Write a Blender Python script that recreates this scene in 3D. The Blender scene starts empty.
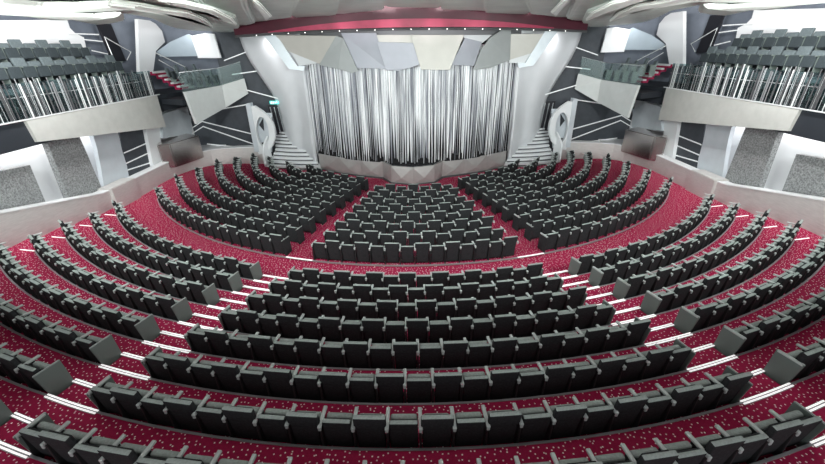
import bpy, bmesh, math, random
from mathutils import Vector, Matrix
random.seed(7)
sc = bpy.context.scene
COL = sc.collection
R_ = math.radians
# ------------------------------------------------------------------ camera
F_PX, TH, ROLL, YAW = 376.394, 0.457876, 0.014431, 0.000424
CX, ZC = -0.0818, 8.0
FC = 27.645                    # the rows are arcs about (0, FC)
ct, st, cr, sr, cy, sy = math.cos(TH), math.sin(TH), math.cos(ROLL), math.sin(ROLL), math.cos(YAW), math.sin(YAW)
CAM = Vector((CX, 0, ZC))
def yawed(x, f, h): return Vector((cy*x + sy*f, -sy*x + cy*f, h))
FWD = yawed(0, ct, -st); RT0 = yawed(1, 0, 0); DN0 = yawed(0, -st, -ct)
AX = cr*RT0 + sr*DN0; AY = -sr*RT0 + cr*DN0
cam = bpy.data.cameras.new('camera'); camo = bpy.data.objects.new('camera', cam); COL.objects.link(camo)
m = Matrix.Identity(4)
for i in range(3):
    m[i][0] = AX[i]; m[i][1] = -AY[i]; m[i][2] = -FWD[i]; m[i][3] = CAM[i]
camo.matrix_world = m
cam.sensor_width = 36; cam.lens = F_PX/825*36; cam.clip_end = 200; cam.clip_start = .05
sc.camera = camo
def ray(u, v): return FWD + AX*((u-412.5)/F_PX) + AY*((v-232)/F_PX)
def at(u, v, X=None, Y=None, Z=None):
    """measured point of the photograph on the plane X=, Y= or Z= of the place"""
    d = ray(u, v)
    s = (X-CAM.x)/d.x if X is not None else (Y-CAM.y)/d.y if Y is not None else (Z-CAM.z)/d.z
    return CAM + d*s
def seen(P):
    q = Vector(P) - CAM; d = q.dot(FWD)
    return 412.5 + F_PX*q.dot(AX)/d, 232 + F_PX*q.dot(AY)/d, d

# ------------------------------------------------------------------ materials
def nodes(name):
    mt = bpy.data.materials.new(name); mt.use_nodes = True
    return mt, mt.node_tree.nodes, mt.node_tree.links, mt.node_tree.nodes['Principled BSDF']
def mat(name, col, rough=.6, metal=0, var=0, scale=8, stretch=(1, 1, 1), spec=.4, bump=0, emit=None, estr=0):
    mt, n, l, b = nodes(name)
    b.inputs['Base Color'].default_value = (*col, 1); b.inputs['Roughness'].default_value = rough
    b.inputs['Metallic'].default_value = metal; b.inputs['Specular IOR Level'].default_value = spec
    if var or bump:
        tc = n.new('ShaderNodeTexCoord'); mp = n.new('ShaderNodeMapping'); mp.inputs['Scale'].default_value = stretch
        nz = n.new('ShaderNodeTexNoise'); nz.inputs['Scale'].default_value = scale; nz.inputs['Detail'].default_value = 4
        l.new(tc.outputs['Object'], mp.inputs['Vector']); l.new(mp.outputs['Vector'], nz.inputs['Vector'])
        if var:
            rp = n.new('ShaderNodeValToRGB')
            rp.color_ramp.elements[0].position = .3; rp.color_ramp.elements[1].position = .7
            rp.color_ramp.elements[0].color = (*[c*(1-var) for c in col], 1); rp.color_ramp.elements[1].color = (*[min(1, c*(1+var)) for c in col], 1)
            l.new(nz.outputs['Fac'], rp.inputs['Fac']); l.new(rp.outputs['Color'], b.inputs['Base Color'])
        if bump:
            bp = n.new('ShaderNodeBump'); bp.inputs['Strength'].default_value = bump; bp.inputs['Distance'].default_value = .02
            l.new(nz.outputs['Fac'], bp.inputs['Height']); l.new(bp.outputs['Normal'], b.inputs['Normal'])
    if emit:
        b.inputs['Emission Color'].default_value = (*emit, 1); b.inputs['Emission Strength'].default_value = estr
    return mt
def carpet_mat():
    mt, n, l, b = nodes('crimson_carpet')
    tc = n.new('ShaderNodeTexCoord')
    vo = n.new('ShaderNodeTexVoronoi'); vo.voronoi_dimensions = '2D'; vo.inputs['Scale'].default_value = 9.6; vo.inputs['Randomness'].default_value = .85
    l.new(tc.outputs['Object'], vo.inputs['Vector'])
    lt = n.new('ShaderNodeMath'); lt.operation = 'LESS_THAN'; lt.inputs[1].default_value = .128
    l.new(vo.outputs['Distance'], lt.inputs[0])
    nz = n.new('ShaderNodeTexNoise'); nz.inputs['Scale'].default_value = 30; l.new(tc.outputs['Object'], nz.inputs['Vector'])
    rp = n.new('ShaderNodeValToRGB'); rp.color_ramp.elements[0].color = (.24, .010, .045, 1); rp.color_ramp.elements[1].color = (.38, .018, .075, 1)
    l.new(nz.outputs['Fac'], rp.inputs['Fac'])
    mx = n.new('ShaderNodeMix'); mx.data_type = 'RGBA'; mx.inputs['B'].default_value = (.85, .72, .72, 1)
    l.new(lt.outputs[0], mx.inputs['Factor']); l.new(rp.outputs['Color'], mx.inputs['A'])
    l.new(mx.outputs['Result'], b.inputs['Base Color']); b.inputs['Roughness'].default_value = .95; b.inputs['Specular IOR Level'].default_value = .1
    return mt
def stone_mat():
    mt, n, l, b = nodes('mottled_stone')
    tc = n.new('ShaderNodeTexCoord'); nz = n.new('ShaderNodeTexNoise'); nz.inputs['Scale'].default_value = 15; nz.inputs['Detail'].default_value = 5
    nz.inputs['Roughness'].default_value = .75
    l.new(tc.outputs['Object'], nz.inputs['Vector'])
    rp = n.new('ShaderNodeValToRGB'); rp.color_ramp.elements[0].position = .38; rp.color_ramp.elements[1].position = .62
    rp.color_ramp.elements[0].color = (.12, .125, .13, 1); rp.color_ramp.elements[1].color = (.36, .37, .37, 1)
    l.new(nz.outputs['Fac'], rp.inputs['Fac']); l.new(rp.outputs['Color'], b.inputs['Base Color']); b.inputs['Roughness'].default_value = .55
    return mt
def glass_mat(name, tint, mixf, rg):
    mt, n, l, b = nodes(name)
    tr = n.new('ShaderNodeBsdfTransparent'); tr.inputs['Color'].default_value = (*tint, 1)
    gl = n.new('ShaderNodeBsdfGlossy'); gl.inputs['Roughness'].default_value = rg; gl.inputs['Color'].default_value = (.8, .9, .9, 1)
    mx = n.new('ShaderNodeMixShader'); mx.inputs['Fac'].default_value = mixf
    l.new(tr.outputs[0], mx.inputs[1]); l.new(gl.outputs[0], mx.inputs[2]); l.new(mx.outputs[0], n['Material Output'].inputs['Surface'])
    return mt
def strand_mat():
    mt, n, l, b = nodes('silver_strands')
    tc = n.new('ShaderNodeTexCoord'); mp = n.new('ShaderNodeMapping'); mp.inputs['Scale'].default_value = (1, 1, .05)
    nz = n.new('ShaderNodeTexNoise'); nz.inputs['Scale'].default_value = 5; nz.inputs['Detail'].default_value = 3
    l.new(tc.outputs['Object'], mp.inputs['Vector']); l.new(mp.outputs['Vector'], nz.inputs['Vector'])
    rp = n.new('ShaderNodeValToRGB'); rp.color_ramp.elements[0].position = .36; rp.color_ramp.elements[1].position = .62
    rp.color_ramp.elements[0].color = (.26, .27, .31, 1); rp.color_ramp.elements[1].color = (.97, .98, 1, 1)
    l.new(nz.outputs['Fac'], rp.inputs['Fac']); l.new(rp.outputs['Color'], b.inputs['Base Color'])
    b.inputs['Roughness'].default_value = .5; b.inputs['Metallic'].default_value = .1
    return mt
M = dict(
    carpet=carpet_mat(), stone=stone_mat(),
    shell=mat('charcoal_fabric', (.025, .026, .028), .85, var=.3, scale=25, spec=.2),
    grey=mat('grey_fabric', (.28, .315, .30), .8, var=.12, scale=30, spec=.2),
    arm=mat('grey_armrest', (.42, .45, .44), .6, spec=.3),
    panel=mat('greygreen_laminate', (.13, .16, .148), .5, spec=.4),
    frame=mat('black_frame', (.015, .016, .017), .6),
    bal=mat('slate_fabric', (.030, .040, .045), .85, var=.15, scale=20),
    balback=mat('pale_slate_fabric', (.105, .13, .138), .85, var=.15, scale=20),
    nosing=mat('aluminium_nosing', (.30, .30, .31), .5, .4),
    led=mat('lit_strip', (.9, .9, .9), .5, emit=(1, .95, .95), estr=.42),
    steel=mat('brushed_steel', (.60, .585, .57), .5, .35, var=.07, scale=4, stretch=(1, 1, 6)),
    steel2=mat('brushed_steel_box', (.68, .63, .61), .24, 1.0, var=.1, scale=5, stretch=(4, 4, .6)),
    white=mat('white_lacquer', (.74, .755, .77), .45),
    pale=mat('pale_panel', (.58, .62, .66), .4, .2, var=.05, scale=2),
    fascia=mat('beige_grey_fascia', (.56, .56, .53), .5, .15, var=.05, scale=3),
    fascia2=mat('light_fascia', (.60, .62, .61), .5, .1, var=.03, scale=3),
    dark=mat('charcoal_wall', (.050, .057, .068), .6, var=.12, scale=3),
    navy=mat('dark_navy', (.022, .026, .033), .6),
    slate=mat('slate_wall', (.13, .15, .185), .6, var=.1, scale=2),
    black=mat('black_cloth', (.008, .008, .009), .9),
    door=mat('dark_door', (.02, .02, .025), .35),
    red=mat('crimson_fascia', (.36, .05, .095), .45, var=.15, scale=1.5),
    fin=mat('blue_grey_fin', (.33, .39, .44), .4, .1, var=.04, scale=2),
    ceilrim=mat('pale_ceiling_leaf', (.88, .91, .86), .4, .0),
    midgrey=mat('mid_grey_board', (.20, .20, .21), .5),
    shaded_red=mat('shaded_crimson', (.060, .008, .018), .5, var=.15, scale=1.5),  # upper fascia's shade from the ceiling panels, put into a darker red
    redcarpet=mat('crimson_step', (.30, .012, .06), .9),
    ceil=mat('cream_ceiling', (.56, .61, .565), .45, .0, var=.10, scale=.9),
    ceilin=mat('ceiling_void', (.04, .042, .045), .9),
    silver=mat('silver_wing', (.72, .735, .76), .5, .15, var=.04, scale=.8),
    cream=mat('cream_panel', (.58, .56, .52), .45, .1, var=.03, scale=2),
    lilac=mat('lilac_grey_panel', (.43, .44, .49), .45, .1, var=.03, scale=2),
    grpanel=mat('grey_panel', (.47, .49, .49), .45, .1, var=.03, scale=2),
    apron=mat('apron_metal', (.50, .48, .47), .36, .5, var=.06, scale=3),
    stage=mat('stage_floor', (.05, .05, .055), .25),
    strand=strand_mat(), glass=glass_mat('tinted_glass', (.62, .72, .73), .06, .3), clear=glass_mat('clear_glass', (.88, .94, .93), .11, .35),
    chrome=mat('chrome', (.82, .84, .85), .22, .85), rail=mat('white_rail', (.80, .82, .82), .35, .3),
    line=mat('white_inlay', (.85, .87, .88), .4, emit=(1, 1, 1), estr=.05),
    exitg=mat('exit_green', (.05, .45, .40), .4, emit=(.10, .75, .68), estr=1.2), exitw=mat('exit_white', (.9, .9, .9), .4, emit=(1, 1, 1), estr=1.5),
    lampglow=mat('lamp_glow', (1, 1, 1), .4, emit=(1, .97, .92), estr=1.5),
    rough=mat('dark_grey_metal', (.10, .10, .105), .5, .4),
)
# ------------------------------------------------------------------ mesh helpers
def box(bm, c, s, rot=None, bev=0, seg=2, mi=0):
    mx = Matrix.Translation(c) @ (rot.to_4x4() if rot else Matrix.Identity(4)) @ Matrix.Diagonal((*s, 1))
    r = bmesh.ops.create_cube(bm, size=1, matrix=mx)
    fs = {f for v in r['verts'] for f in v.link_faces}
    for f in fs: f.material_index = mi
    if bev:
        es = {e for v in r['verts'] for e in v.link_edges}
        o = bmesh.ops.bevel(bm, geom=list(es), offset=bev, segments=seg, affect='EDGES', profile=.5)
        for f in o['faces']: f.material_index = mi
def slab(bm, pts, n, t, mi=0):
    """a polygon given thickness t along n (away from the viewer)"""
    n = Vector(n).normalized()*t
    a = [bm.verts.new(p) for p in pts]; b = [bm.verts.new(Vector(p)+n) for p in pts]
    k = len(pts)
    fs = [bm.faces.new(a), bm.faces.new(b[::-1])]
    for i in range(k): fs.append(bm.faces.new((a[i], b[i], b[(i+1) % k], a[(i+1) % k])))
    for f in fs: f.material_index = mi
def tube(bm, pts, r, seg=8, closed=False):
    pts = [Vector(p) for p in pts]; rings = []
    for i, p in enumerate(pts):
        d = (pts[min(i+1, len(pts)-1)] - pts[max(i-1, 0)]).normalized()
        a = d.orthogonal().normalized(); b = d.cross(a)
        rings.append([bm.verts.new(p + (a*math.cos(2*math.pi*k/seg) + b*math.sin(2*math.pi*k/seg))*r) for k in range(seg)])
    for i in range(len(rings)-1):
        for k in range(seg): bm.faces.new((rings[i][k], rings[i][(k+1) % seg], rings[i+1][(k+1) % seg], rings[i+1][k]))
    bm.faces.new(rings[0]); bm.faces.new(rings[-1][::-1])
def strip(bm, lo, hi, mi=0):
    """sheet between two polylines"""
    a = [bm.verts.new(p) for p in lo]; b = [bm.verts.new(p) for p in hi]
    for i in range(len(lo)-1):
        f = bm.faces.new((a[i], a[i+1], b[i+1], b[i])); f.material_index = mi
def wallrun(bm, base, top, t, out):
    """solid wall between base and top polylines, thickness t towards out(i)"""
    n = len(base); q = []
    for i in range(n):
        o = Vector(out(i))*t
        q.append([bm.verts.new(x) for x in (base[i], top[i], Vector(top[i])+o, Vector(base[i])+o)])
    for i in range(n-1):
        for k in range(4): bm.faces.new((q[i][k], q[i+1][k], q[i+1][(k+1) % 4], q[i][(k+1) % 4]))
    bm.faces.new(q[0]); bm.faces.new(q[-1][::-1])
def obj(name, bm, mats, parent=None, smooth=False, recalc=True):
    if recalc: bmesh.ops.recalc_face_normals(bm, faces=bm.faces[:])
    me = bpy.data.meshes.new(name); bm.to_mesh(me); bm.free()
    for x in (mats if isinstance(mats, (list, tuple)) else [mats]): me.materials.append(M[x])
    if smooth:
        for p in me.polygons: p.use_smooth = True
    o = bpy.data.objects.new(name, me); COL.objects.link(o)
    if parent: o.parent = parent
    return o
def tag(o, label, cat, group=None):
    o['label'] = label; o['category'] = cat
    if group: o['group'] = group
    return o
def struct(o): o['kind'] = 'structure'; return o
def empty(name, loc, rz=0):
    o = bpy.data.objects.new(name, None); COL.objects.link(o); o.location = loc; o.rotation_euler = (0, 0, rz); o.empty_display_size = .2
    return o
def child(o, root):
    """parent o (built in world coordinates) to an Empty that stands elsewhere"""
    o.parent = root
    o.matrix_parent_inverse = (Matrix.Translation(root.location) @ root.rotation_euler.to_matrix().to_4x4()).inverted()
    return o
BM = bmesh.new
ORD = 'zeroth first second third fourth fifth sixth seventh eighth ninth tenth eleventh twelfth thirteenth fourteenth fifteenth sixteenth seventeenth eighteenth nineteenth twentieth twenty-first twenty-second twenty-third twenty-fourth twenty-fifth'.split()
def pol(R, a, z):
    R += .10*max(0, (R-21.6)/1.87)*max(0, 1-(a/.3)**2)      # the rearmost rows bow a little more
    return Vector((R*math.sin(a), FC - R*math.cos(a), z))
def a_in(r): return .2425 + .0032*(r-5.6)

# ------------------------------------------------------------------ tiers
R1, DR, Z1, RISE = 17.999, .9452, 1.151, .1737
E0R, E0Z, FS = 16.22, 1.05, .045
NT = 9
def edgeR(r): return R1 + DR*(r-1)
def edgeZ(r): return Z1 + RISE*(r-1)
def frontZ(R): return E0Z - FS*(E0R - R)
WX = 14.62
def amax(R): return math.asin(min(1, WX/R)) if R > WX else math.pi/2
def arcpts(R, a0, a1, z, n): return [pol(R, a0 + (a1-a0)*i/n, z) for i in range(n+1)]
A_IN, A_OUT = .2425, .2996
bm = BM(); N = 90
Rs = [3.0 + (E0R-3.0)*i/10 for i in range(11)]
for i in range(10):
    a, b = amax(Rs[i]), amax(Rs[i+1])
    strip(bm, arcpts(Rs[i], -a, a, frontZ(Rs[i]), N), arcpts(Rs[i+1], -b, b, frontZ(Rs[i+1]), N))
zf = edgeZ(0)
a = amax(E0R); strip(bm, arcpts(E0R, -a, a, E0Z, N), arcpts(E0R, -a, a, zf, N))
for r in range(0, NT+1):
    Ra = E0R if r == 0 else edgeR(r); Rb = edgeR(r+1) if r < NT else 34; z = edgeZ(r)
    a, b = amax(Ra), amax(Rb)
    strip(bm, arcpts(Ra, -a, a, z, N), arcpts(Rb, -b, b, z, N))
    if r < NT: strip(bm, arcpts(Rb, -b, b, z, N), arcpts(Rb, -b, b, z+RISE, N))
struct(obj('floor', bm, 'carpet'))
# half steps in the two rear aisles
k = 0
for s in (-1, 1):
    for r in range(1, NT+1):
        bm = BM(); Ra = edgeR(r) - .46; Rb = edgeR(r); z0 = edgeZ(r-1); z1 = z0 + RISE*.5
        p = [pol(Ra, s*(a_in(r)+.004), 0), pol(Ra, s*(A_OUT-.002), 0), pol(Rb, s*(A_OUT-.002), 0), pol(Rb, s*(a_in(r)+.004), 0)]
        slab(bm, [Vector((q.x, q.y, z1)) for q in p], (0, 0, -1), z1 - z0)
        struct(obj('floor_step', bm, 'carpet'))
# metal edge of every tier
def edge_trim(R, z, spans, name):
    bm = BM()
    for a0, a1 in spans:
        n = max(4, int(abs(a1-a0)*40))
        for i in range(n):
            p0, p1 = a0 + (a1-a0)*i/n, a0 + (a1-a0)*(i+1)/n
            q = [pol(R-.03, p0, z+.012), pol(R-.03, p1, z+.012), pol(R+.012, p1, z+.012), pol(R+.012, p0, z+.012)]
            slab(bm, q, (0, 0, -1), .05)
    struct(obj(name, bm, 'nosing'))
for r in range(1, NT+1):
    am = amax(edgeR(r)) - .075
    edge_trim(edgeR(r), edgeZ(r), [(-am, -A_OUT), (-a_in(r), a_in(r)), (A_OUT, am)], 'trim_%d' % r)
edge_trim(E0R, E0Z, [(-.97, -.30), (-.232, .232), (.30, .97)], 'trim_0')

# lit nosing strips
def step_light(R, a0, a1, z, label, group, wide=.078):
    c = pol(R, (a0+a1)/2, z); root = empty('step_light', c)
    tag(root, label, 'step light', group)
    def bar(r0, r1, z0, t, nm, mt):
        bm = BM(); n = 4
        for i in range(n):
            p0, p1 = a0 + (a1-a0)*i/n, a0 + (a1-a0)*(i+1)/n
            slab(bm, [pol(r0, p0, z0), pol(r0, p1, z0), pol(r1, p1, z0), pol(r1, p0, z0)], (0, 0, -1), t)
        child(obj(nm, bm, mt), root)
    bar(R-wide/2-.012, R+wide/2+.012, z+.012, .024, 'profile', 'nosing')
    bar(R-wide/2, R-.012, z+.022, .012, 'light_bar', 'led'); bar(R+.012, R+wide/2, z+.022, .012, 'light_bar', 'led')
SIDE = {-1: 'left', 1: 'right'}
for s in (-1, 1):
    for r in range(1, NT):
        a0, a1 = sorted((s*(a_in(r)-.001), s*(A_OUT+.001)))
        step_light(edgeR(r), a0, a1, edgeZ(r), 'bright lit strip on the full step edge behind row %s, %s rear aisle' % (ORD[r], SIDE[s]), 'lit step edges of the rear aisles')
        step_light(edgeR(r)-.46, a0, a1, edgeZ(r-1)+RISE*.5, 'bright lit strip on the half step beside row %s, %s rear aisle' % (ORD[r], SIDE[s]), 'lit step edges of the rear aisles')
    a0, a1 = sorted((s*.2325, s*.299))
    step_light(E0R, a0, a1, E0Z, 'bright lit strip where the %s front aisle meets the cross aisle' % SIDE[s], 'lit strips of the front aisles', .06)
    for r in range(1, 6):          # short strips across the treads beside the side wall
        zt = edgeZ(r); am = amax(edgeR(r))
        root = empty('step_light', pol(edgeR(r)+.22, s*(am-.055), zt)); tag(root, 'short lit strip by the %s side wall across the tread behind row %s' % (SIDE[s], ORD[r]), 'step light', 'lit strips beside the side walls')
        bm = BM(); p = pol(edgeR(r)+.0, s*(am-.075), zt+.02); q = p + Vector((s*.62, .12, 0))
        d = (q-p).normalized(); nn = Vector((-d.y, d.x, 0))*.018
        slab(bm, [p-nn, q-nn, q+nn, p+nn], (0, 0, -1), .02); child(obj('light_bar', bm, 'led'), root)

# ------------------------------------------------------------------ seats
W = .522
def tilt(deg): return Matrix.Rotation(R_(deg), 3, 'X')
def arm_bm(x):
    bm = BM(); box(bm, (x, .095, .65), (.064, .41, .042), None, .012, 2, 0); box(bm, (x, -.098, .622), (.052, .026, .085), None, .01, 1, 0)
    return bm
def seat_parts(tall, mats=('shell', 'grey', 'arm', 'frame', 'panel')):
    P = {}
    bm = BM(); h = .875 if tall else .745
    rot = tilt(7)           # leans back
    zc = (h+.05)/2; bw = .452
    def yy(z): return -(z-.05)*.122 + .05
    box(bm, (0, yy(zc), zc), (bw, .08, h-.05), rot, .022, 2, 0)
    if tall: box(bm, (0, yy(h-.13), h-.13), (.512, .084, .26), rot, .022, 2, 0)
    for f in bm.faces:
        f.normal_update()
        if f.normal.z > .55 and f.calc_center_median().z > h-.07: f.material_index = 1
    box(bm, (0, yy(zc)+.055, zc+.03), (bw-.04, .05, h-.2), rot, .02, 2, 0)
    P['backrest'] = bm
    bm = BM()               # seat pad folded up
    box(bm, (0, .19, .44), (.445, .115, .38), tilt(9), .045, 3, 0)
    P['cushion'] = bm
    P['armrest'] = arm_bm(-W/2)
    bm = BM()
    box(bm, (-W/2, .06, .31), (.036, .26, .62), None, .008, 1, 0); box(bm, (0, .12, .18), (.47, .06, .05)); P['frame'] = bm
    return P
PM = {'backrest': ['shell', 'grey'], 'cushion': ['grey'], 'armrest': ['arm'], 'frame': ['frame']}
MESH = {}
for tall in (0, 1):
    for nm, bm in seat_parts(tall).items():
        bmesh.ops.recalc_face_normals(bm, faces=bm.faces[:])
        me = bpy.data.meshes.new(nm); bm.to_mesh(me); bm.free()
        for x in PM[nm]: me.materials.append(M[x])
        MESH[tall, nm] = me
bm = arm_bm(W/2); bmesh.ops.recalc_face_normals(bm, faces=bm.faces[:]); me = bpy.data.meshes.new('armrest'); bm.to_mesh(me); bm.free(); me.materials.append(M['arm']); MESH['rarm'] = me
for s in (-1, 1):
    for fr in (0, 1):
        bm = BM(); x = s*(W/2+.005)
        slab(bm, [(x-.022, -.13, .675), (x-.022, .32, .675), (x-.022, .36, .02), (x-.022, -.03, .0)], (1, 0, 0), .044)
        bmesh.ops.recalc_face_normals(bm, faces=bm.faces[:])
        bmesh.ops.bevel(bm, geom=bm.edges[:], offset=.01, segments=2, affect='EDGES')
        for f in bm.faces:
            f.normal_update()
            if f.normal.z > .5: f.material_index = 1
        me = bpy.data.meshes.new('end_panel'); bm.to_mesh(me); bm.free(); me.materials.append(M['shell' if fr else 'panel']); me.materials.append(M['arm']); MESH['end', s, fr] = me

SEATS = []     # every stalls seat of the photograph
def row(block, r, R, z, a0, a1, order, n=None, endl=False, endr=False, tall0=0):
    arc = (a1-a0)*R - (.05 if endl else 0) - (.05 if endr else 0)
    n = n or round(arc/W)
    a0 += (.05/R if endl else 0); a1 -= (.05/R if endr else 0)
    for i in range(n):
        a = a0 + (a1-a0)*(i+.5)/n
        SEATS.append(dict(block=block, r=r, i=i if order > 0 else n-1-i, n=n, pos=pol(R, a, z), rz=a, tall=(i+tall0) % 2,
                          el=endl and i == 0, er=endr and i == n-1, last=(i == n-1)))
BACK = .11
for r in range(1, NT):
    R = edgeR(r) - BACK; z = edgeZ(r-1)
    row('rear centre block', r, R, z, -a_in(r), a_in(r), 1, 15+r, True, True, 0)
    ao = amax(edgeR(r)) - (.062 if r < 5 else .045)
    row('left rear block', r, R, z, -ao, -A_OUT, -1, None, False, True, r)
    row('right rear block', r, R, z, A_OUT, ao, 1, None, True, False, r)
FSP = 1.018
FO = [.95, 1.055, 1.165, 1.255, 1.325, 1.36, 1.31, 1.12, 1.0]
for k in range(9):
    R = E0R - BACK - FSP*k; z = frontZ(R)
    if k < 8: row('front centre block', k+1, R, z, -.2295-.0005*k, .2295+.0005*k, 1, 14-k, False, False, 0)
    ai = .30 + .0046*k
    row('left front block', k+1, R, z, -FO[k], -ai, -1, None, False, True, k)
    row('right front block', k+1, R, z, ai, FO[k], 1, None, True, False, k)
def big(s):
    u, v, d = seen(s['pos'] + Vector((0, 0, .6)))
    s['in'] = -12 < u < 837 and v < 475
    return (1 if s['in'] else 0, F_PX/d)
SEATS.sort(key=big, reverse=True)
def make_seat(t):
    root = empty('theatre_chair', (0, 0, 0)); ch = []
    for nm in ('backrest', 'cushion', 'armrest', 'frame'):
        o = bpy.data.objects.new(nm, MESH[t, nm]); COL.objects.link(o); o.parent = root; ch.append(o)
    return root, ch
def seat_label(s):
    kind = 'tall-backed' if s['tall'] else 'low-backed'
    rw = s['r']; b = s['block']
    if 'rear' in b: where = '%s row behind the cross aisle' % ORD[rw]
    else: where = '%s row ahead of the cross aisle' % ORD[rw]
    frm = 'from left end' if 'centre' in b else 'from the aisle'
    return '%s seat, %s %s, %s, %s' % (kind, ORD[s['i']+1], frm, where, b)
def extra(s):
    o = []
    fr = int('front' in s['block'])
    if s['el']: o.append(('end_panel', MESH['end', -1, fr]))
    if s['er']: o.append(('end_panel', MESH['end', 1, fr]))
    elif s['last']: o.append(('armrest', MESH['rarm']))
    return o
proto = {}
IND = 300
for s in SEATS[:IND]:
    t = s['tall']
    if t not in proto: root, ch = proto[t] = make_seat(t); src = ch
    else:
        src = proto[t][1]; root = proto[t][0].copy(); COL.objects.link(root); ch = []
        for c in src:
            d = c.copy(); COL.objects.link(d); d.parent = root; ch.append(d)
    root.location = s['pos']; root.rotation_euler = (0, 0, s['rz'])
    tag(root, seat_label(s), 'seat', s['block'] + ' seats')
    for nm, me in extra(s):
        o = bpy.data.objects.new(nm, me); COL.objects.link(o); o.parent = root
        if nm == 'end_panel' and 'rear' in s['block']: o['label'] = 'square grey-green end panel'
# the many smaller seats further off
slots = ['shell', 'grey', 'arm', 'frame', 'panel']
vs, fs, mi = [], [], []
def put(me, mx):
    b = len(vs); idx = [slots.index(next(k for k in slots if M[k] == x)) for x in me.materials]
    vs.extend([mx @ v.co for v in me.vertices])
    for p in me.polygons: fs.append([b+i for i in p.vertices]); mi.append(idx[p.material_index])
for s in SEATS[IND:]:
    mx = Matrix.Translation(s['pos']) @ Matrix.Rotation(s['rz'], 4, 'Z')
    for nm in ('backrest', 'cushion', 'armrest', 'frame'): put(MESH[s['tall'], nm], mx)
    for nm, me in extra(s): put(me, mx)
me = bpy.data.meshes.new('theatre_seating'); me.from_pydata(vs, [], fs); me.polygons.foreach_set('material_index', mi); me.update()
for k in slots: me.materials.append(M[k])
o = bpy.data.objects.new('theatre_seating', me); COL.objects.link(o); o['kind'] = 'stuff'
tag(o, 'massed rows of dark theatre seats farther off, nearest the stage and side walls', 'seating')

# ------------------------------------------------------------------ stage
def curY(x): return 22.2 + .062*x*x
FLOORZ = .72; STZ = 1.6
base = [(-6.3, 24.95), (-4.8, 23.95), (-3.3, 23.3), (-1.85, 22.78), (-1.3, 21.8), (0, 21.4), (1.3, 21.8), (1.85, 22.78), (3.3, 23.3), (4.8, 23.95), (6.3, 24.95)]
bm = BM()
slab(bm, [(x, y+.12, STZ) for x, y in base] + [(7.6, 27.4, STZ), (-7.6, 27.4, STZ)], (0, 0, -1), .9)
struct(obj('floor_stage', bm, 'stage'))
root = empty('stage_apron', (0, 22, FLOORZ)); tag(root, 'faceted silver apron with a bulging middle along the front of the stage', 'stage apron')
for i in range(len(base)-1):
    a, b = Vector((*base[i], FLOORZ-.1)), Vector((*base[i+1], FLOORZ-.1)); n = Vector((b.y-a.y, a.x-b.x, 0)).normalized()
    up = Vector((0, 0, STZ+.05-FLOORZ+.1)); A, B = a+up, b+up
    if abs(a.x) == 1.85: A.z += .14
    if abs(b.x) == 1.85: B.z += .14
    mid = (a+b)/2 + n*.10 + Vector((0, 0, .35)); 
    bm = BM()
    q = [bm.verts.new(x) for x in (a, b, B, A, mid, a-n*.12, b-n*.12, B-n*.12, A-n*.12)]
    for f in ((0, 1, 4), (1, 2, 4), (2, 3, 4), (3, 0, 4), (5, 8, 7, 6), (0, 5, 6, 1), (1, 6, 7, 2), (2, 7, 8, 3), (3, 8, 5, 0)): bm.faces.new([q[j] for j in f])
    child(obj('apron_panel', bm, 'apron'), root)
bm = BM()
for i in range(len(base)-1):
    a, b = Vector((*base[i], 0)), Vector((*base[i+1], 0)); n = Vector((b.y-a.y, a.x-b.x, 0)).normalized()*.10
    z = frontZ(6)
    slab(bm, [a+n+Vector((0, 0, z+.06)), b+n+Vector((0, 0, z+.06)), b-n+Vector((0, 0, z+.06)), a-n+Vector((0, 0, z+.06))], (0, 0, -1), .2)
child(obj('base_rail', bm, 'rough'), root)
# string curtain over a black backcloth
bm = BM(); xs = [-6.7 + 13.4*i/60 for i in range(61)]
strip(bm, [(x, curY(x)*1.0+.38, STZ) for x in xs], [(x, curY(x)+.38, 8.15) for x in xs])
o = obj('backcloth', bm, 'black', recalc=False)
so = o.modifiers.new('t', 'SOLIDIFY'); so.thickness = .02
tag(o, 'black backcloth hanging behind the silver strand curtain', 'backdrop cloth')
bm = BM(); x = -6.62
rnd = random.Random(3)
while x < 6.6:
    w = rnd.uniform(.05, .17); gap = rnd.choice([0, 0, 0, 0, 0, .01, .03]); xc = x + w/2
    dens = .5 + .5*math.sin(xc*5.1 + 1.3*math.sin(xc*2.3))
    zb = STZ + .06 + rnd.random()**2*.5
    off = rnd.uniform(-.05, .09); y = curY(xc) + off
    lv = [(8.05, 1.06), (6.0, 1.04), (4.4, 1.0 - .14*dens), (3.2, .88-.40*dens), (2.4, .68-.46*dens), (zb, .26)]
    t = math.atan(.124*xc); ex = Vector((math.cos(t), math.sin(t), 0)); ey = Vector((-math.sin(t), math.cos(t), 0))
    rings = []
    sway = rnd.uniform(-.05, .05)
    for k, (z, f) in enumerate(lv):
        c = Vector((xc + sway*(1-f), y, z)); hw = w*.5*f
        rings.append([bm.verts.new(p) for p in (c-ex*hw, c-ey*.03*f, c+ex*hw, c+ey*.02)])
    for k in range(len(rings)-1):
        for j in range(4): bm.faces.new((rings[k][j], rings[k][(j+1) % 4], rings[k+1][(j+1) % 4], rings[k+1][j]))
    bm.faces.new(rings[0]); bm.faces.new(rings[-1][::-1])
    x += w*.96 + gap
tag(obj('strand_curtain', bm, 'strand'), 'wide curtain of hanging silver strands across the stage opening', 'curtain')
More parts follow.
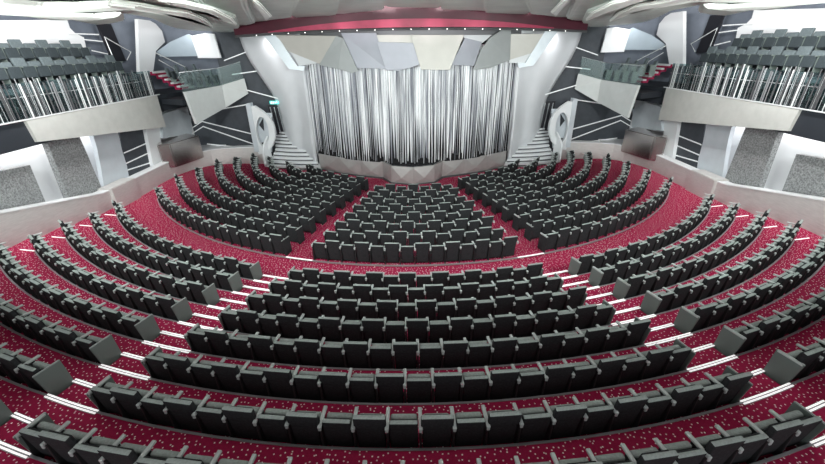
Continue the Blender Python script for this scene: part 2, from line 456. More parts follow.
# header panels above the curtain
def hd(u, v, off=0):
    p = at(u, v, Y=22.5)
    for _ in range(6): p = at(u, v, Y=min(23.95, 21.75 + .068*p.x*p.x) + off)
    return p
HP = [
    ('cream', [(272, 35), (338, 36), (320, 64), (288, 51)], 0, 'cream facet at the left end of the header over the curtain'),
    ('white', [(289, 49), (320, 63), (299, 66)], .06, 'small white triangular facet at lower left of the header'),
    ('grpanel', [(336, 36), (343, 38), (358, 71), (352, 73), (338, 69), (319, 65)], -.08, 'grey leaning facet, second from the left in the header'),
    ('lilac', [(341, 33), (376, 33), (387, 69), (357, 68)], .05, 'lilac-grey facet left of middle in the header, tallest of the lilac ones'),
    ('lilac', [(377, 42), (413, 43), (421, 64), (410, 68), (398, 71), (386, 70)], -.02, 'lilac-grey facet touching the left side of the middle cream facet'),
    ('cream', [(376, 35), (414, 35), (414, 45), (377, 44)], .08, 'narrow cream facet above the left lilac facet in the header'),
    ('cream', [(411, 35), (464, 35), (453, 62), (450, 70), (421, 69.5), (417, 56)], -.12, 'broad cream facet in the middle of the header over the curtain'),
    ('lilac', [(465, 38), (482, 42), (474, 66), (451, 65)], 0, 'small lilac-grey facet right of the middle cream facet'),
    ('white', [(463, 35), (492, 35), (481, 44), (465, 40)], .08, 'white facet above the right lilac facet in the header'),
    ('grpanel', [(503, 29), (511, 30), (510, 60), (490, 68), (473, 70), (481, 50), (490, 38)], -.08, 'grey leaning facet, second from the right in the header'),
    ('cream', [(509, 34), (553, 34), (538, 51), (509, 60)], 0, 'cream facet at the right end of the header over the curtain'),
    ('white', [(509, 60), (538, 50), (527, 63), (509, 63)], .06, 'small white triangular facet at lower right of the header'),
]
for mt, q, off, lab in HP:
    bm = BM(); slab(bm, [hd(u, v, off) for u, v in q], (0, 1, .1), .16)
    tag(obj('header_facet', bm, mt), lab, 'wall panel', 'facets of the stage header')
bm = BM()
xs = [-7.6 + 15.2*i/40 for i in range(41)]
wallrun(bm, [(x, 22.05+.068*x*x, 8.25) for x in xs], [(x, 22.05+.068*x*x, 10.4) for x in xs], .3, lambda i: (0, 1, 0))
struct(obj('wall_front', bm, 'midgrey'))
# crimson fascia and lighting rail
XS = [-9.4 + 18.8*i/60 for i in range(61)]
def redY(x): return 21.2 + .016*x*x
def redZ(x): return 8.86 - .0022*x*x
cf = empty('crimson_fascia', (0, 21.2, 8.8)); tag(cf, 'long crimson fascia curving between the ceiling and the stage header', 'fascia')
bm = BM(); wallrun(bm, [(x, redY(x)+.12, redZ(x)) for x in XS], [(x, redY(x)+.07, 11) for x in XS], .35, lambda i: (0, 1, 0)); child(obj('upper_board', bm, 'shaded_red'), cf)
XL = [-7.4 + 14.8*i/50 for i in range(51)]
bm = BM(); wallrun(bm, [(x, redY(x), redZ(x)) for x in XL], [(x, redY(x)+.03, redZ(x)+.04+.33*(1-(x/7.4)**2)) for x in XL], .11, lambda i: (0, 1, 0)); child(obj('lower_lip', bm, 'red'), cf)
root = empty('lighting_rail', (0, 21.1, 8.7)); tag(root, 'dark lighting rail with small lamps under the crimson fascia', 'lighting rail')
bm = BM(); tube(bm, [(x, redY(x)+.12, redZ(x)-.07) for x in XS], .055, 8); child(obj('rail', bm, 'rough'), root)
for i in range(19):
    x = -8.1 + .9*i; bm = BM()
    bmesh.ops.create_uvsphere(bm, u_segments=8, v_segments=6, radius=.026, matrix=Matrix.Translation((x, redY(x)+.05, redZ(x)-.09)))
    child(obj('lamp', bm, 'lampglow'), root)

# ------------------------------------------------------------------ both sides of the hall
def side(s):
    LR = SIDE[s]
    def q(u, v, **k):
        p = at(u, v, **k); return Vector((-s*p.x, p.y, p.z)) if s > 0 else p
    def mx(p): return Vector((-s*p[0] if s > 0 else p[0], p[1], p[2]))
    IN = Vector((s, 0, 0))      # away from the middle of the hall
    def poly(name, px, mt, lab=None, cat='wall panel', n=None, t=.12, group=None, **k):
        bm = BM(); slab(bm, [q(u, v, **k) for u, v in px], n or IN, t); o = obj(name, bm, mt)
        if lab: tag(o, lab, cat, group)
        return o
    # low brushed wall round the stalls
    pl = [(-14.75, 6), (-14.7, 9)] + [(-14.62, 9+.6*i) for i in range(1, 23)] + [(-14.55, 22.9), (-14.35, 23.8), (-14.0, 24.5), (-13.5, 25.05), (-12.9, 25.4), (-11.8, 25.65), (-10.6, 25.75), (-10.1, 25.6)]
    def top(x, y): return (1.97 + .205*(16.8-y)) if y < 16.8 else 1.95
    bm = BM(); pts = [mx((x, y, 0)) for x, y in pl]; nn = []
    for i in range(len(pts)):
        d = pts[min(i+1, len(pts)-1)] - pts[max(i-1, 0)]; nn.append(Vector((d.y, -d.x, 0)).normalized()*(s))
    wallrun(bm, pts, [p + Vector((0, 0, top(p.x, p.y))) for p in pts], .28, lambda i: nn[i])
    struct(obj('wall_' + LR, bm, 'steel'))
    bm = BM()
    wallrun(bm, [p - nn[i]*.02 + Vector((0, 0, top(p.x, p.y))) for i, p in enumerate(pts)], [p - nn[i]*.02 + Vector((0, 0, top(p.x, p.y)+.05)) for i, p in enumerate(pts)], .5, lambda i: nn[i])
    struct(obj('trim_%d' % (10 if s < 0 else 11), bm, 'white'))
    bm = BM()
    slab(bm, [mx(p) for p in ((-14.5, 17.2, 2.06), (-14.5, 18.95, 2.06), (-14.5, 18.95, .8), (-14.5, 17.2, .8))], IN, .7)
    bmesh.ops.recalc_face_normals(bm, faces=bm.faces[:]); bmesh.ops.bevel(bm, geom=bm.edges[:], offset=.03, segments=2, affect='EDGES')
    tag(obj('wall_pier', bm, 'steel'), 'low brushed metal pier in the %s side wall beside the cross aisle' % LR, 'pier')
    # recess under the balcony
    bm = BM(); rb = [(-16.3, 5), (-16.3, 22), (-16.0, 24.5), (-15.2, 26.9), (-13.6, 27.9), (-8.3, 27.9)]
    pb = [mx((x, y, 0)) for x, y in rb]
    wallrun(bm, pb, [p+Vector((0, 0, 5.3)) for p in pb], .2, lambda i: IN if i < 4 else Vector((0, 1, 0)))
    struct(obj('wall_%s_recess' % LR, bm, 'white'))
    bm = BM(); slab(bm, [mx(p) for p in ((-14.8, 5, 1.9), (-14.8, 22.8, 1.9), (-14.3, 24.6, 1.9), (-13.3, 25.6, 1.9), (-13.3, 27.8, 1.9), (-16.3, 27, 1.9), (-16.3, 5, 1.9))], (0, 0, -1), .2)
    struct(obj('floor_ledge_' + LR, bm, 'white'))
    poly('stone_slab', [(-90, 190), (30, 165), (46, 203), (-90, 238)], 'stone', 'mottled grey stone panel under the %s balcony, the one cut by the frame' % LR, X=-15.25, t=.25, group='stone panels')
    poly('stone_slab', [(46, 139), (78, 133), (104, 193), (88, 198), (70, 201)], 'stone', 'mottled grey stone panel under the %s balcony between two white strips' % LR, X=-15.25, t=.25, group='stone panels')
    poly('pale_cladding', [(92, 132), (117, 128), (122, 150), (127, 166), (129.5, 180), (104.5, 190), (101, 168), (97, 148)], 'pale', 'pale curved panel beside the mottled stone under the %s balcony' % LR, X=-15.3, t=.2)
    dp = empty('dark_cladding', q(138, 180, X=-15.35)); tag(dp, 'charcoal panel with three slanting white lines under the %s balcony' % LR, 'wall panel')
    child(poly('panel', [(119, 130), (147, 126), (152, 155), (156, 178), (142, 184), (129, 182)], 'dark', X=-15.35, t=.15), dp)
    for a, b in (((124, 152.5), (146, 143)), ((126, 163), (148.5, 152.5)), ((127.5, 169.5), (151, 162))):
        child(poly('inlay_line', [a, b, (b[0], b[1]+1.2), (a[0], a[1]+1.2)], 'line', X=-15.33, t=.02), dp)
    poly('white_fin', [(146, 128), (160, 124), (161, 145), (164, 174), (156, 179), (151, 154)], 'white', 'bright white curved fin between charcoal panel and brushed box, %s side' % LR, X=-15.15, t=.3)
    # brushed metal box that mirrors the carpet
    bm = BM(); z0, z1 = 1.6, 3.05
    fp = [(-14.35, 22.35), (-13.75, 24.6), (-14.9, 25.3), (-15.5, 23.0), (-14.85, 21.95)]
    slab(bm, [mx((x, y, z1)) for x, y in fp], (0, 0, -1), z1-z0)
    bmesh.ops.recalc_face_normals(bm, faces=bm.faces[:]); bmesh.ops.bevel(bm, geom=bm.edges[:], offset=.05, segments=3, affect='EDGES')
    tag(obj('metal_box', bm, 'steel2'), 'brushed metal box mirroring the red carpet on the %s wall ledge' % LR, 'metal box')
    poly('silver_cladding', [(163, 114), (178, 109), (191, 116), (192, 134), (163, 138)], 'pale', 'pale angled panel between the two balcony fronts, %s side' % LR, X=-15.0, t=.2)
    # balcony body
    fl = [(-14.75, 5), (-14.75, 23.2), (-14.3, 24.9), (-12.9, 26.4), (-12.9, 27.9), (-19, 27.9), (-19, 5)]
    bm = BM(); slab(bm, [mx((x, y, 5.66)) for x, y in fl], (0, 0, -1), .9); struct(obj('floor_balcony_' + LR, bm, 'navy'))
    bm = BM()
    for x0, z in ((-14.95, 5.95), (-15.7, 6.85), (-16.6, 7.55)):
        slab(bm, [mx(p) for p in ((x0, 5, z), (x0, 22.9, z), (-19, 22.9, z), (-19, 5, z))], (0, 0, -1), .75)
    struct(obj('floor_balcony_tiers_' + LR, bm, 'navy'))
    poly('balcony_fascia', [(26, 120.7), (157, 95.2), (166, 127), (38, 142)], 'fascia', 'long beige-grey slanted front panel of the %s balcony' % LR, 'balcony front', X=-14.5, t=.14)
    bm = BM(); slab(bm, [mx(p) for p in ((-14.62, 5, 5.68), (-14.62, 23.2, 5.68), (-14.62, 23.2, 4.75), (-14.62, 5, 4.75))], IN, .12); struct(obj('wall_balcony_' + LR, bm, 'navy'))
    bm = BM(); tube(bm, [mx((-14.5, 5, 5.72)), mx((-14.5, 23.0, 5.72))], .03, 6); struct(obj('trim_%d' % (12 if s < 0 else 13), bm, 'rail'))
    # front panels of the box nearest the stage
    f2 = [((185, 92), -12.75), ((222, 85.5), -12.05), ((244.5, 78.5), -10.95)]
    lo = [((197, 124), -12.75), ((226, 107.5), -12.05), ((248.5, 93.5), -10.95)]
    T = [q(*a, X=x) for a, x in f2]; B = [q(*a, X=x) for a, x in lo]
    for i, w in enumerate(('wider', 'narrower')):
        bm = BM(); e = (T[i+1]-T[i]).normalized()*.012
        slab(bm, [T[i]+e, T[i+1]-e, B[i+1]-e, B[i]+e], IN, .14)
        tag(obj('box_fascia', bm, 'fascia2'), '%s light front panel of the %s box balcony %s' % (w, LR, 'beside the dark gap' if i == 0 else 'nearest the stage'), 'balcony front', 'light box fronts')
    bm = BM(); fq = [T[0]+IN*.3, T[1]+IN*.3, Vector((T[2].x+s*.35, 26.6, 0)), Vector((s*15.0, 26.6, 0)), Vector((s*14.9, 23.4, 0))]
    slab(bm, [Vector((p.x, p.y, 5.45)) for p in fq], (0, 0, -1), .3)
    struct(obj('floor_box_' + LR, bm, 'navy'))
    # dark end walls
    bm = BM(); wp = [(-19, 5), (-19, 20), (-18.3, 25), (-16.2, 28.0), (-8.2, 28.0)]
    wq = [mx((x, y, 4.5 if y < 26 else 0)) for x, y in wp]
    wallrun(bm, wq, [Vector((p.x, p.y, 10.6)) for p in wq], .2, lambda i: IN if i < 3 else Vector((0, 1, 0)))
    struct(obj('wall_%s_upper' % LR, bm, 'slate'))
    bm = BM(); slab(bm, [mx(p) for p in ((-15.6, 26.75, .5), (-7.6, 27.45, .5), (-7.6, 27.45, 9.6), (-12.6, 27.02, 9.6), (-12.6, 27.02, 5.2), (-15.6, 26.75, 5.2))], (0, 1, 0), .15)
    struct(obj('wall_%s_end' % LR, bm, 'dark'))
    def lines(nm, segs, lab, grp, Y=None, X=None, w=1.05):
        for k, sg in enumerate(segs):
            bm = BM()
            for a, b in zip(sg[:-1], sg[1:]):
                pts = [q(*a, X=X, Y=Y), q(*b, X=X, Y=Y), q(b[0], b[1]+w, X=X, Y=Y), q(a[0], a[1]+w, X=X, Y=Y)]
                slab(bm, pts, IN if X else (0, 1, 0), .03)
            tag(obj(nm, bm, 'line'), lab[k] % LR, 'wall light line', grp)
    g = 'white wall lines'
    lines('light_line', [[(192, 127.5), (202, 121), (254, 134)], [(192, 133), (203, 126), (256, 144.5)], [(207, 143.5), (231, 146), (257, 147)]],
          ['topmost bent white line on the low dark wall beside %s stairs', 'middle bent white line on the low dark wall beside %s stairs', 'lowest white line on the low dark wall beside %s stairs'], g, Y=26.6)
    lines('light_line', [[(222, 108.5), (247, 104)], [(224, 60), (246, 51.5)], [(232, 74), (257, 70.5)], [(246.5, 89.5), (278, 98)]],
          ['white line just under the %s box balcony front', 'highest slanting white line on dark wall beside %s silver wing', 'middle level white line on dark wall beside %s silver wing', 'falling white line over the door beside %s silver wing'], g, Y=26.6)
    lines('light_line', [[(70, 33), (99, 34)], [(127, 35), (139, 34)], [(84, 39), (103, 41)], [(127, 43.5), (139, 44.5)], [(92, 50), (108, 53.5)]],
          ['highest white line left of door, %s balcony wall' if s < 0 else 'highest white line right of door, %s balcony wall', 'upper short white line between door and fin, %s balcony wall', 'middle white line beside door, %s balcony wall', 'lower short white line between door and fin, %s balcony wall', 'lowest white line beside door, %s balcony wall'], g, X=-17.6, w=1.0)
    # balcony doorway, fins and lit back panels
    d = poly('door_%d' % (1 if s < 0 else 2), [(97, 23), (111, 24), (126, 61), (113, 61)], 'door', X=-17.5, t=.1); struct(d)
    poly('lit_cladding', [(-60, 21), (40, 20), (67, 19), (70, 28), (75, 33), (84, 37.5), (88, 56), (-60, 60)], 'white', 'big white lit panel behind the top row of the %s balcony' % LR, X=-17.75, t=.15)
    poly('white_fin', [(138, 19), (150, 20.5), (156, 24), (162, 31), (165, 42), (156, 51), (153, 74), (140, 74)], 'white', 'tall white fin panel behind the %s balcony stair' % LR, X=-15.9, t=.2)
    poly('grey_fin', [(156, 52), (170, 42), (188, 34), (192, 36), (197, 56), (160, 57)], 'fin', 'grey wedge fin behind the small %s box balcony' % LR, Y=26.5, n=(0, 1, 0))
    poly('lit_cladding', [(191, 36), (205, 33), (214, 34), (217, 45), (221, 58), (198, 58)], 'white', 'small white lit panel behind the %s box balcony' % LR, Y=26.45, n=(0, 1, 0))
    # balustrade
    br = empty('balustrade', mx((-14.5, 17, 5.7))); tag(br, 'glass balustrade with vertical silver strips along the %s balcony front' % LR, 'balustrade')
    bm = BM(); slab(bm, [mx(p) for p in ((-14.55, 8, 5.72), (-14.55, 22.8, 5.72), (-14.55, 22.8, 6.98), (-14.55, 8, 6.98))], IN, .015); child(obj('glass_pane', bm, 'glass'), br)
    bm = BM(); tube(bm, [mx((-14.55, 8, 6.5)), mx((-14.55, 22.8, 6.5))], .018, 6); child(obj('middle_rail', bm, 'chrome'), br)
    rr = random.Random(11); y = 13.2
    for k in range(96):
        wd = rr.choice([.018, .022, .03, .03, .045, .06]); y += rr.choice([.05, .07, .09, .12, .17, .24])
        if y > 22.75: break
        bm = BM(); h = rr.uniform(1.15, 1.42)
        slab(bm, [mx(p) for p in ((-14.5, y, 5.72), (-14.5, y+wd, 5.72), (-14.5, y+wd, 5.72+h), (-14.5, y, 5.72+h))], IN, .02)
        child(obj('strip', bm, rr.choice(['chrome', 'rail', 'rough', 'nosing', 'rough'])), br)
    bb = empty('balustrade', mx((-12.3, 25, 5.9))); tag(bb, 'clear glass balustrade on the small %s box balcony' % LR, 'balustrade')
    bm = BM(); up = Vector((0, 0, 1.0)); of = IN*.08
    for i in range(2): slab(bm, [T[i]+of, T[i+1]+of, T[i+1]+of+up, T[i]+of+up], IN, .015)
    child(obj('glass_pane', bm, 'clear'), bb)
    bm = BM(); tube(bm, [t_+of+up for t_ in T], .02, 6); child(obj('top_rail', bm, 'chrome'), bb)
    # stair and handrails on the balcony
    stp = empty('balcony_stair', mx((-14.9, 24.2, 5.7))); tag(stp, 'short crimson stair with white nosings on the %s balcony' % LR, 'stair')
    for k in range(5):
        x0, zt = -15.35 + .3*k, 6.86 - .2*k
        bm = BM(); slab(bm, [mx(p) for p in ((x0-.02, 24.1, zt), (x0+.3, 24.1, zt), (x0+.3, 25.2, zt), (x0-.02, 25.2, zt))], (0, 0, -1), .2); child(obj('step', bm, 'redcarpet'), stp)
        bm = BM(); slab(bm, [mx(p) for p in ((x0+.12, 24.08, zt+.015), (x0+.33, 24.08, zt+.015), (x0+.33, 25.22, zt+.015), (x0+.12, 25.22, zt+.015))], (0, 0, -1), .10); child(obj('nosing', bm, 'rail'), stp)
    for nm, pts, X, lab in (('handrail', [(112, 55), (104.5, 37), (131, 52), (127, 60)], -16.6, 'bent white handrail before the dark door, %s balcony'),
                            ('handrail', [(156, 53), (186, 67.5), (190.5, 86)], -13.9, 'outer white handrail of the crimson stair, %s balcony'),
                            ('handrail', [(159, 60), (174, 68.5), (180, 80)], -14.9, 'inner white handrail of the crimson stair, %s balcony')):
        bm = BM(); tube(bm, [q(*p, X=X) for p in pts], .026, 6); tag(obj(nm, bm, 'rail'), lab % LR, 'handrail', 'balcony handrails')
    # balcony chairs
    cnt = {}
    for rw, (x0, z, y0, y1) in enumerate(((-15.2, 5.95, 14.2, 22.3), (-16.05, 6.85, 14.2, 22.7), (-16.95, 7.55, 15.0, 21.9))):
        n = int((y1-y0)/.66)
        for i in range(n):
            y = y1 - (i+.5)*.66
            balcony_seat(mx((x0, y, z)), s*R_(-90)*-1, (i+rw) % 2, '%s slate seat, %s from the stage end, %s row of the %s balcony' % ('tall' if (i+rw) % 2 else 'low', ORD[i+1], ('front', 'middle', 'top')[rw], LR), '%s balcony seats' % LR)
    for rw, (x0, z) in enumerate(((-13.25, 5.9), (-14.2, 6.25))):
        for i in range(4):
            balcony_seat(mx((x0 + .22*i, 24.1+.62*i, z)), s*R_(72), i % 2, '%s slate seat, %s from the stage end, %s row of the %s box balcony' % ('tall' if i % 2 else 'low', ORD[4-i], ('front', 'back')[rw], LR), '%s box balcony seats' % LR)
    # proscenium wing
    outer = [(239, 31), (240, 36), (243, 45), (246, 52), (252, 63), (257.5, 71), (264, 80), (272, 92), (277, 101), (281, 112), (284, 124), (286, 137), (289, 155)]
    bm = BM(); G = []
    for u, v in outer:
        po = at(u, v, Y=26.95); xi, yi = -6.45, 24.95; row_ = []
        for k in range(15):
            f = k/14; fold = .16*math.sin(f*math.pi*2.2 + (po.z-5)*.25)*math.sin(f*math.pi)
            row_.append(bm.verts.new(mx((xi + (po.x-xi)*f, yi + (po.y-yi)*f + fold, po.z))))
        G.append(row_)
    for i in range(len(G)-1):
        for k in range(14): bm.faces.new((G[i][k], G[i][k+1], G[i+1][k+1], G[i+1][k]))
    o = obj('stage_wing', bm, 'silver', smooth=True); so = o.modifiers.new('t', 'SOLIDIFY'); so.thickness = .18; so.offset = 0
    tag(o, 'curved silver wing with a wavy outer edge on the %s of the curtain' % LR, 'stage wing')
    bm = BM(); slab(bm, [q(u, v, Y=23.9) for u, v in ((262, 33), (276, 34), (297, 66), (305, 66), (304, 71), (289, 69))], (0, 1, 0), .12)
    tag(obj('slanted_band', bm, 'pale'), 'slanted pale band from ceiling to curtain top on the %s wing' % LR, 'wall panel')
    # fan stair to the door beside the stage
    fs_ = empty('fan_stair', mx((-8, 25.4, .7))); tag(fs_, 'white fan-shaped stair rising to the door %s of the stage' % LR, 'stair')
    St = [((-9.85, 24.85), (-6.1, 24.35)), ((-9.8, 25.2), (-6.35, 24.75)), ((-9.7, 25.5), (-6.6, 25.05)), ((-9.6, 25.8), (-6.85, 25.35)), ((-9.55, 26.1), (-7.15, 25.6)),
          ((-9.6, 26.42), (-7.6, 26.02)), ((-9.65, 26.66), (-7.95, 26.26)), ((-9.68, 26.86), (-8.2, 26.46)), ((-9.7, 27.02), (-8.4, 26.62)), ((-9.7, 27.18), (-8.6, 26.8))]
    for k, (a, b) in enumerate(St):
        z = .92 + .2*k; A, B = Vector((*a, 0)), Vector((*b, 0)); bow = Vector((.02, -.16, 0))*(1 if k < 5 else .6)
        fr = [A.lerp(B, j/8) + bow*math.sin(math.pi*j/8) for j in range(9)]
        bk = [Vector((-7.0, 27.3, 0)) if k < 5 else Vector((-8.4, 27.4, 0)), Vector((-9.75, 27.4, 0))]
        bm = BM(); slab(bm, [mx((p.x, p.y, z)) for p in fr + bk], (0, 0, -1), .21); child(obj('step', bm, 'white'), fs_)
        bm = BM()
        for j in range(8):
            p0, p1 = fr[j], fr[j+1]; dn = Vector((0, -.004, 0))
            slab(bm, [mx((p.x, p.y-.004, zz)) for p, zz in ((p0, z-.10), (p1, z-.10), (p1, z-.185), (p0, z-.185))], (0, 1, 0), .02)
        child(obj('riser_strip', bm, 'rough'), fs_)
    # curved balustrade wall with a porthole
    pw = empty('stair_wall', mx((-9.8, 25.6, 1))); tag(pw, 'white curved stair wall with a porthole, %s of the stage stair' % LR, 'stair wall')
    outl = [(249, 103), (262, 111), (269.5, 118), (274, 127), (275, 137), (272.5, 146), (267, 152), (258, 155), (253, 130)]
    out3 = [q(u, v, Y=25.55) for u, v in outl]
    n = 40; cx_, cz = 262.5, 132
    def edge(t):
        dx, dz = math.cos(t), math.sin(t); best = 99
        for a, b in zip(outl, outl[1:]+outl[:1]):
            ex, ez = b[0]-a[0], b[1]-a[1]; den = dx*ez - dz*ex
            if abs(den) < 1e-9: continue
            tt = ((a[0]-cx_)*ez - (a[1]-cz)*ex)/den; uu = ((a[0]-cx_)*dz - (a[1]-cz)*dx)/den
            if tt > 0 and -1e-6 <= uu <= 1+1e-6: best = min(best, tt)
        return (cx_+dx*best, cz+dz*best)
    bm = BM(); rg = []
    for j in range(n):
        t = 2*math.pi*j/n; e = edge(t); h = (cx_ + 6.2*math.cos(t) + 1.5*math.sin(t), cz + 15*math.sin(t))
        rg.append([bm.verts.new(x) for x in (q(*e, Y=25.55), q(*h, Y=25.55), q(*h, Y=25.55)+Vector((0, .28, 0)), q(*e, Y=25.55)+Vector((0, .28, 0)))])
    for j in range(n):
        for k in range(4): bm.faces.new((rg[j][k], rg[(j+1) % n][k], rg[(j+1) % n][(k+1) % 4], rg[j][(k+1) % 4]))
    child(obj('porthole_wall', bm, 'white'), pw)
    bm = BM(); slab(bm, [q(u, v, Y=25.5) for u, v in ((245.5, 104), (250, 103), (259, 152), (254.5, 152))], (0, 1, 0), .4); child(obj('pillar', bm, 'pale'), pw)
    bm = BM(); slab(bm, [q(u, v, Y=25.95) for u, v in ((254, 113), (272, 113), (272, 152), (254, 152))], (0, 1, 0), .05); child(obj('back_panel', bm, 'pale'), pw)
    for px in ([(259, 125), (263, 118), (264, 131)], [(260, 143), (265, 142), (265, 146), (261, 146)]):
        bm = BM(); slab(bm, [q(u, v, Y=25.9) for u, v in px], (0, 1, 0), .04); child(obj('dark_opening', bm, 'navy'), pw)
    bm = BM(); lo_ = [mx((-10.0 - .0*k, 24.9 + .12*k, 1.0)) for k in range(8)]
    arc = [(-9.72+.22*math.cos(t)*-1, 25.0+.75*(1-math.cos(t))) for t in [math.pi*.5*j/8 for j in range(9)]]
    wallrun(bm, [mx((x, y, .7)) for x, y in arc], [mx((x, y, 1.75+.12*j)) for j, (x, y) in enumerate(arc)], .12, lambda i: IN); child(obj('curb_wall', bm, 'white'), pw)
    # door with its sign
    do = empty('door_%d' % (3 if s < 0 else 4), q(280, 133, Y=26.85)); struct(do)
    bm = BM(); slab(bm, [q(u, v, Y=27.0) for u, v in ((267.5, 105), (281, 105), (288, 136), (275.5, 136))], (0, 1, 0), .08); child(obj('door_leaf', bm, 'door'), do)
    for a in (1, 5, 9):
        bm = BM(); slab(bm, [q(u, v, Y=26.97) for u, v in ((268.5+a, 107), (269.5+a, 107), (276.3+a, 134), (275.3+a, 134))], (0, 1, 0), .03); child(obj('glass_strip', bm, 'chrome'), do)
    if s < 0:
        sg = empty('exit_sign', q(275, 102, Y=26.7)); tag(sg, 'small green lit exit sign above the door left of the stage', 'sign')
        c = q(274.5, 102.5, Y=26.75); bm = BM(); box(bm, c, (.62, .06, .2), None, .01); child(obj('sign_box', bm, 'exitg'), sg)
        x = c.x - .22
        def seg(ax, az, bx, bz):
            bm = BM(); w_ = .012; a = Vector((ax, c.y-.04, az)); b = Vector((bx, c.y-.04, bz)); dd = (b-a).normalized(); nn_ = Vector((-dd.z, 0, dd.x))*w_
            slab(bm, [a-nn_, b-nn_, b+nn_, a+nn_], (0, 1, 0), .012); return bm
        L, Hh = .075, .10; z0 = c.z - .05
        G_ = {'E': [(0, 0, 0, 1), (0, 0, 1, 0), (0, 1, 1, 1), (0, .5, .8, .5)], 'X': [(0, 0, 1, 1), (0, 1, 1, 0)], 'I': [(.5, 0, .5, 1)], 'T': [(.5, 0, .5, 1), (0, 1, 1, 1)]}
        bmx = BM()
        for ci, chh in enumerate('EXIT'):
            for (a, b_, c_, d_) in G_[chh]:
                A = Vector((x + ci*.12 + a*L, c.y-.04, z0 + b_*Hh)); B_ = Vector((x + ci*.12 + c_*L, c.y-.04, z0 + d_*Hh)); dd = (B_-A).normalized(); nn_ = Vector((-dd.z, 0, dd.x))*.009
                slab(bmx, [A-nn_, B_-nn_, B_+nn_, A+nn_], (0, 1, 0), .012)
        child(obj('lettering', bmx, 'exitw'), sg)
    # ceiling clouds
    def cloud(px, z, lab, mt='ceil', t=.16, sag=.0):
        bm = BM(); pts = [q(u, v, Z=z) for u, v in px]
        slab(bm, pts, (0, 0, 1), t)
        lowf = min(bm.faces, key=lambda f: (round(f.calc_center_median().z, 3), -len(f.verts)))
        bmesh.ops.recalc_face_normals(bm, faces=bm.faces[:]); bmesh.ops.inset_region(bm, faces=[lowf], thickness=.18, depth=.04, use_even_offset=False)
        bmesh.ops.recalc_face_normals(bm, faces=bm.faces[:]); bmesh.ops.bevel(bm, geom=bm.edges[:], offset=.05, segments=2, affect='EDGES')
        tag(obj('ceiling_cloud', bm, mt), lab % LR, 'ceiling panel', 'overlapping ceiling panels')
    cloud([(-60, 8), (0, 13), (20, 15.5), (45, 19), (68, 19.5), (78, 18.5), (90, 12), (80, -40), (-60, -40)], 8.95, 'wavy cream ceiling panel over the %s balcony seats')
    cloud([(60, 15), (72, 20), (95, 24), (112, 23), (125, 20.5), (124, 14), (150, 2), (150, -40), (60, -40)], 9.02, 'short cream ceiling panel above the %s balcony doorway')
    cloud([(118, 12), (145, 16.5), (152, 18.5), (163, 24), (175, 28), (188, 29.8), (205, 30.5), (215, 31.5), (229, 34), (240, 28), (236, 18), (205, 8), (170, -40), (110, -40)], 9.0, 'long wavy cream ceiling panel sweeping to the %s end of the crimson fascia')
    cloud([(196, 6), (215, 20), (228, 24), (236, 29), (256, 22.5), (250, 5), (240, -40), (185, -40)], 9.15, 'narrow cream ceiling panel, second step from the %s end of the fascia')
    cloud([(238, 10), (254, 22), (280, 18.5), (292, 17), (300, 2), (290, -40), (225, -40)], 9.3, 'cream ceiling panel, third step from the %s end of the fascia')
    cloud([(280, 8), (294, 17), (337, 14.5), (340, 2), (335, -40), (270, -40)], 9.42, 'cream ceiling panel, fourth step from the %s end of the fascia')
    for px, z, lab in (
        ([(-60, 1), (0, 2), (40, 5), (75, 5.5), (110, 4), (140, 8), (110, 10.5), (70, 11), (30, 9.5), (-60, 6)], 8.80, 'pale leaf-shaped ceiling strip, outermost above the %s balcony'),
        ([(-40, 11), (0, 11.5), (50, 14), (95, 16), (122, 14.5), (98, 19.5), (60, 18.5), (20, 15)], 8.84, 'pale leaf-shaped ceiling strip edging the %s balcony ceiling'),
        ([(112, 2), (140, 5.5), (165, 10), (190, 13), (206, 20), (213, 27), (200, 23.5), (185, 17.5), (160, 14), (130, 9.5)], 8.85, 'curling pale ceiling strip over the %s white fin'),
        ([(150, -3), (185, 3), (215, 10), (232, 19), (237, 25), (222, 21), (205, 12.5), (178, 7)], 8.88, 'curling pale ceiling strip nearest the %s end of the fascia'),
        ([(250, -4), (262, 6), (272, 17), (266, 18.5), (254, 8)], 9.14, 'slim pale ceiling strip over the %s part of the stage')):
        cloud(px, z, lab, 'ceilrim', .07)

PROTO_B = {}
def balcony_seat(loc, rz, tall, lab, grp):
    if tall not in PROTO_B:
        root = empty('balcony_chair', (0, 0, 0)); h = .95 if tall else .80; ch = []
        bm = BM(); box(bm, (0, -.10, (h+.30)/2), (.56, .11, h-.30), tilt(10), .03, 2); ch.append(obj('backrest', bm, 'balback', root))
        bm = BM(); box(bm, (0, .16, .40), (.56, .12, .44), tilt(6), .035, 2); ch.append(obj('cushion', bm, 'bal', root))
        bm = BM(); box(bm, (-.315, .06, .60), (.06, .46, .05), None, .012, 1); box(bm, (-.315, .02, .29), (.035, .3, .58)); ch.append(obj('armrest', bm, 'panel', root))
        PROTO_B[tall] = (root, ch)
    else:
        r0, c0 = PROTO_B[tall]; root = r0.copy(); COL.objects.link(root)
        for c in c0:
            d = c.copy(); COL.objects.link(d); d.parent = root
    root.location = loc; root.rotation_euler = (0, 0, rz)
    tag(root, lab, 'balcony seat', grp)

side(-1); side(1)
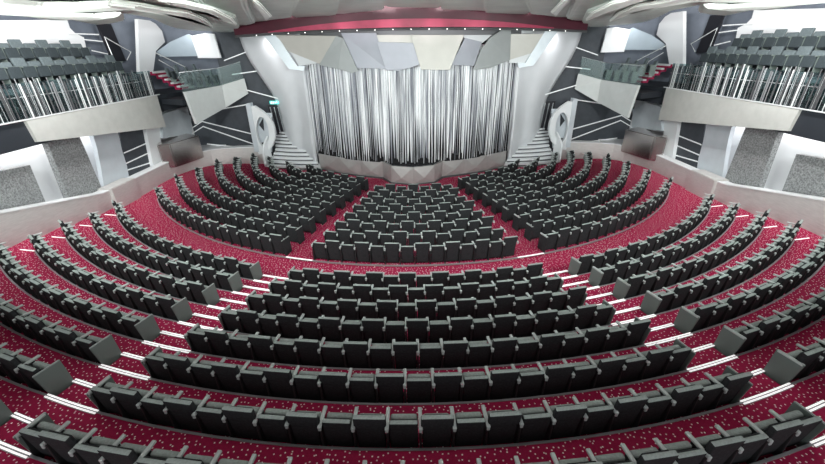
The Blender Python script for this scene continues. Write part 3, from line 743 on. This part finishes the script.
# middle ceiling panels
for px, z, lab in (([(325, 8), (336, 14.6), (384, 9.5), (386, -5), (380, -40), (320, -40)], 9.5, 'cream ceiling panel left of the middle gap'),
                   ([(440, -5), (441, 9.5), (487, 11), (500, 5), (505, -40), (445, -40)], 9.5, 'cream ceiling panel right of the middle gap'),
                   ([(380, 4), (388, 7), (439, 8), (446, 3), (440, -40), (385, -40)], 9.62, 'small cream ceiling panel in the middle gap')):
    bm = BM(); slab(bm, [at(u, v, Z=z) for u, v in px], (0, 0, 1), .16)
    bmesh.ops.recalc_face_normals(bm, faces=bm.faces[:]); bmesh.ops.bevel(bm, geom=bm.edges[:], offset=.05, segments=2, affect='EDGES')
    tag(obj('ceiling_cloud', bm, 'ceil'), lab, 'ceiling panel', 'overlapping ceiling panels')
bm = BM(); slab(bm, [(-20, -6, 10.6), (20, -6, 10.6), (20, 29, 10.6), (-20, 29, 10.6)], (0, 0, 1), .2); struct(obj('ceiling', bm, 'ceilin'))
bm = BM(); slab(bm, [(-20, 28.2, 0), (20, 28.2, 0), (20, 28.2, 10.6), (-20, 28.2, 10.6)], (0, 1, 0), .2); struct(obj('wall_back', bm, 'black'))

# ------------------------------------------------------------------ light
w = bpy.data.worlds.new('world'); sc.world = w; w.use_nodes = True
w.node_tree.nodes['Background'].inputs['Color'].default_value = (.92, .97, 1, 1); w.node_tree.nodes['Background'].inputs['Strength'].default_value = .7
def area(loc, aim, size, power, col=(1, .97, .94), sy_=None):
    l = bpy.data.lights.new('house_and_fill_light', 'AREA'); l.energy = power; l.color = col; l.size = size
    if sy_: l.shape = 'RECTANGLE'; l.size_y = sy_
    o = bpy.data.objects.new('house_and_fill_light', l); COL.objects.link(o); o.location = loc
    o.rotation_euler = (Vector(aim)-Vector(loc)).to_track_quat('-Z', 'Y').to_euler(); return o
def spot(loc, aim, power, ang=70, blend=.6, col=(1, .97, .94), rad=.08):
    l = bpy.data.lights.new('spot_light', 'SPOT'); l.energy = power; l.color = col; l.spot_size = R_(ang); l.spot_blend = blend; l.shadow_soft_size = rad
    o = bpy.data.objects.new('spot_light', l); COL.objects.link(o); o.location = loc
    o.rotation_euler = (Vector(aim)-Vector(loc)).to_track_quat('-Z', 'Y').to_euler(); return o
for x in (-9, -3, 3, 9): area((x, 11.5, 10.2), (x*1.05, 20, 1), 1.6, 930)
for x in (-8, 0, 8): area((x, 4.5, 10.2), (x, 6, 1), 1.6, 60)
for x in (-6, -2, 2, 6): area((x, 13.0, 10.3), (x*.95, 23.5, 5.0), 1.0, 400, (1, 1, 1))
for s in (-1, 1):
    area((s*11.5, 13.5, 9.9), (s*15, 20, 5.5), 1.0, 420, (1, 1, 1))
    area((s*15.9, 17.5, 4.6), (s*15.9, 17.5, 2), .3, 60, (1, 1, 1), 9)
    for y in (11, 13, 15, 17, 19, 21): spot((s*14.2, y, 4.55), (s*12.8, y, 1.2), 70, 110, .8, (1, .98, .95), .06)
    area((s*17.2, 19.5, 9.9), (s*17.6, 20, 8), .4, 12, (1, 1, 1), 5)
    area((s*13.6, 25.9, 9.6), (s*13.4, 26.4, 8), .4, 25, (1, 1, 1))
    area((s*8.8, 25.0, 8.6), (s*8.6, 26, 2), .6, 22, (1, 1, 1))
    area((s*10, 6.5, 7.7), (s*6.5, 18, 9.7), 1.0, 640, (.92, 1, .97))  # upward fill added out of view to brighten the ceiling
area((0, 7, 8.8), (0, 19, 9.6), 1.0, 600, (.94, 1, .98), 1)  # one more added upward fill, for the middle of the ceiling
for x in (-4, 4): area((x, -2.5, 9.6), (x*.5, 6, 1.5), 1.0, 22)  # fill added behind the camera to lift the nearest seat backs
for x in (-3.6, -1.2, 1.2, 3.6): spot((x, redY(x)-.9, 8.66), (x*.9, redY(x)+.05, 9.05), 20, 100, 1, (1, .8, .9), .05)
sc.view_settings.view_transform = 'Standard'; sc.view_settings.look = 'None'; sc.view_settings.gamma = 1; sc.view_settings.use_curve_mapping = False
sc.view_settings.exposure = 0.68
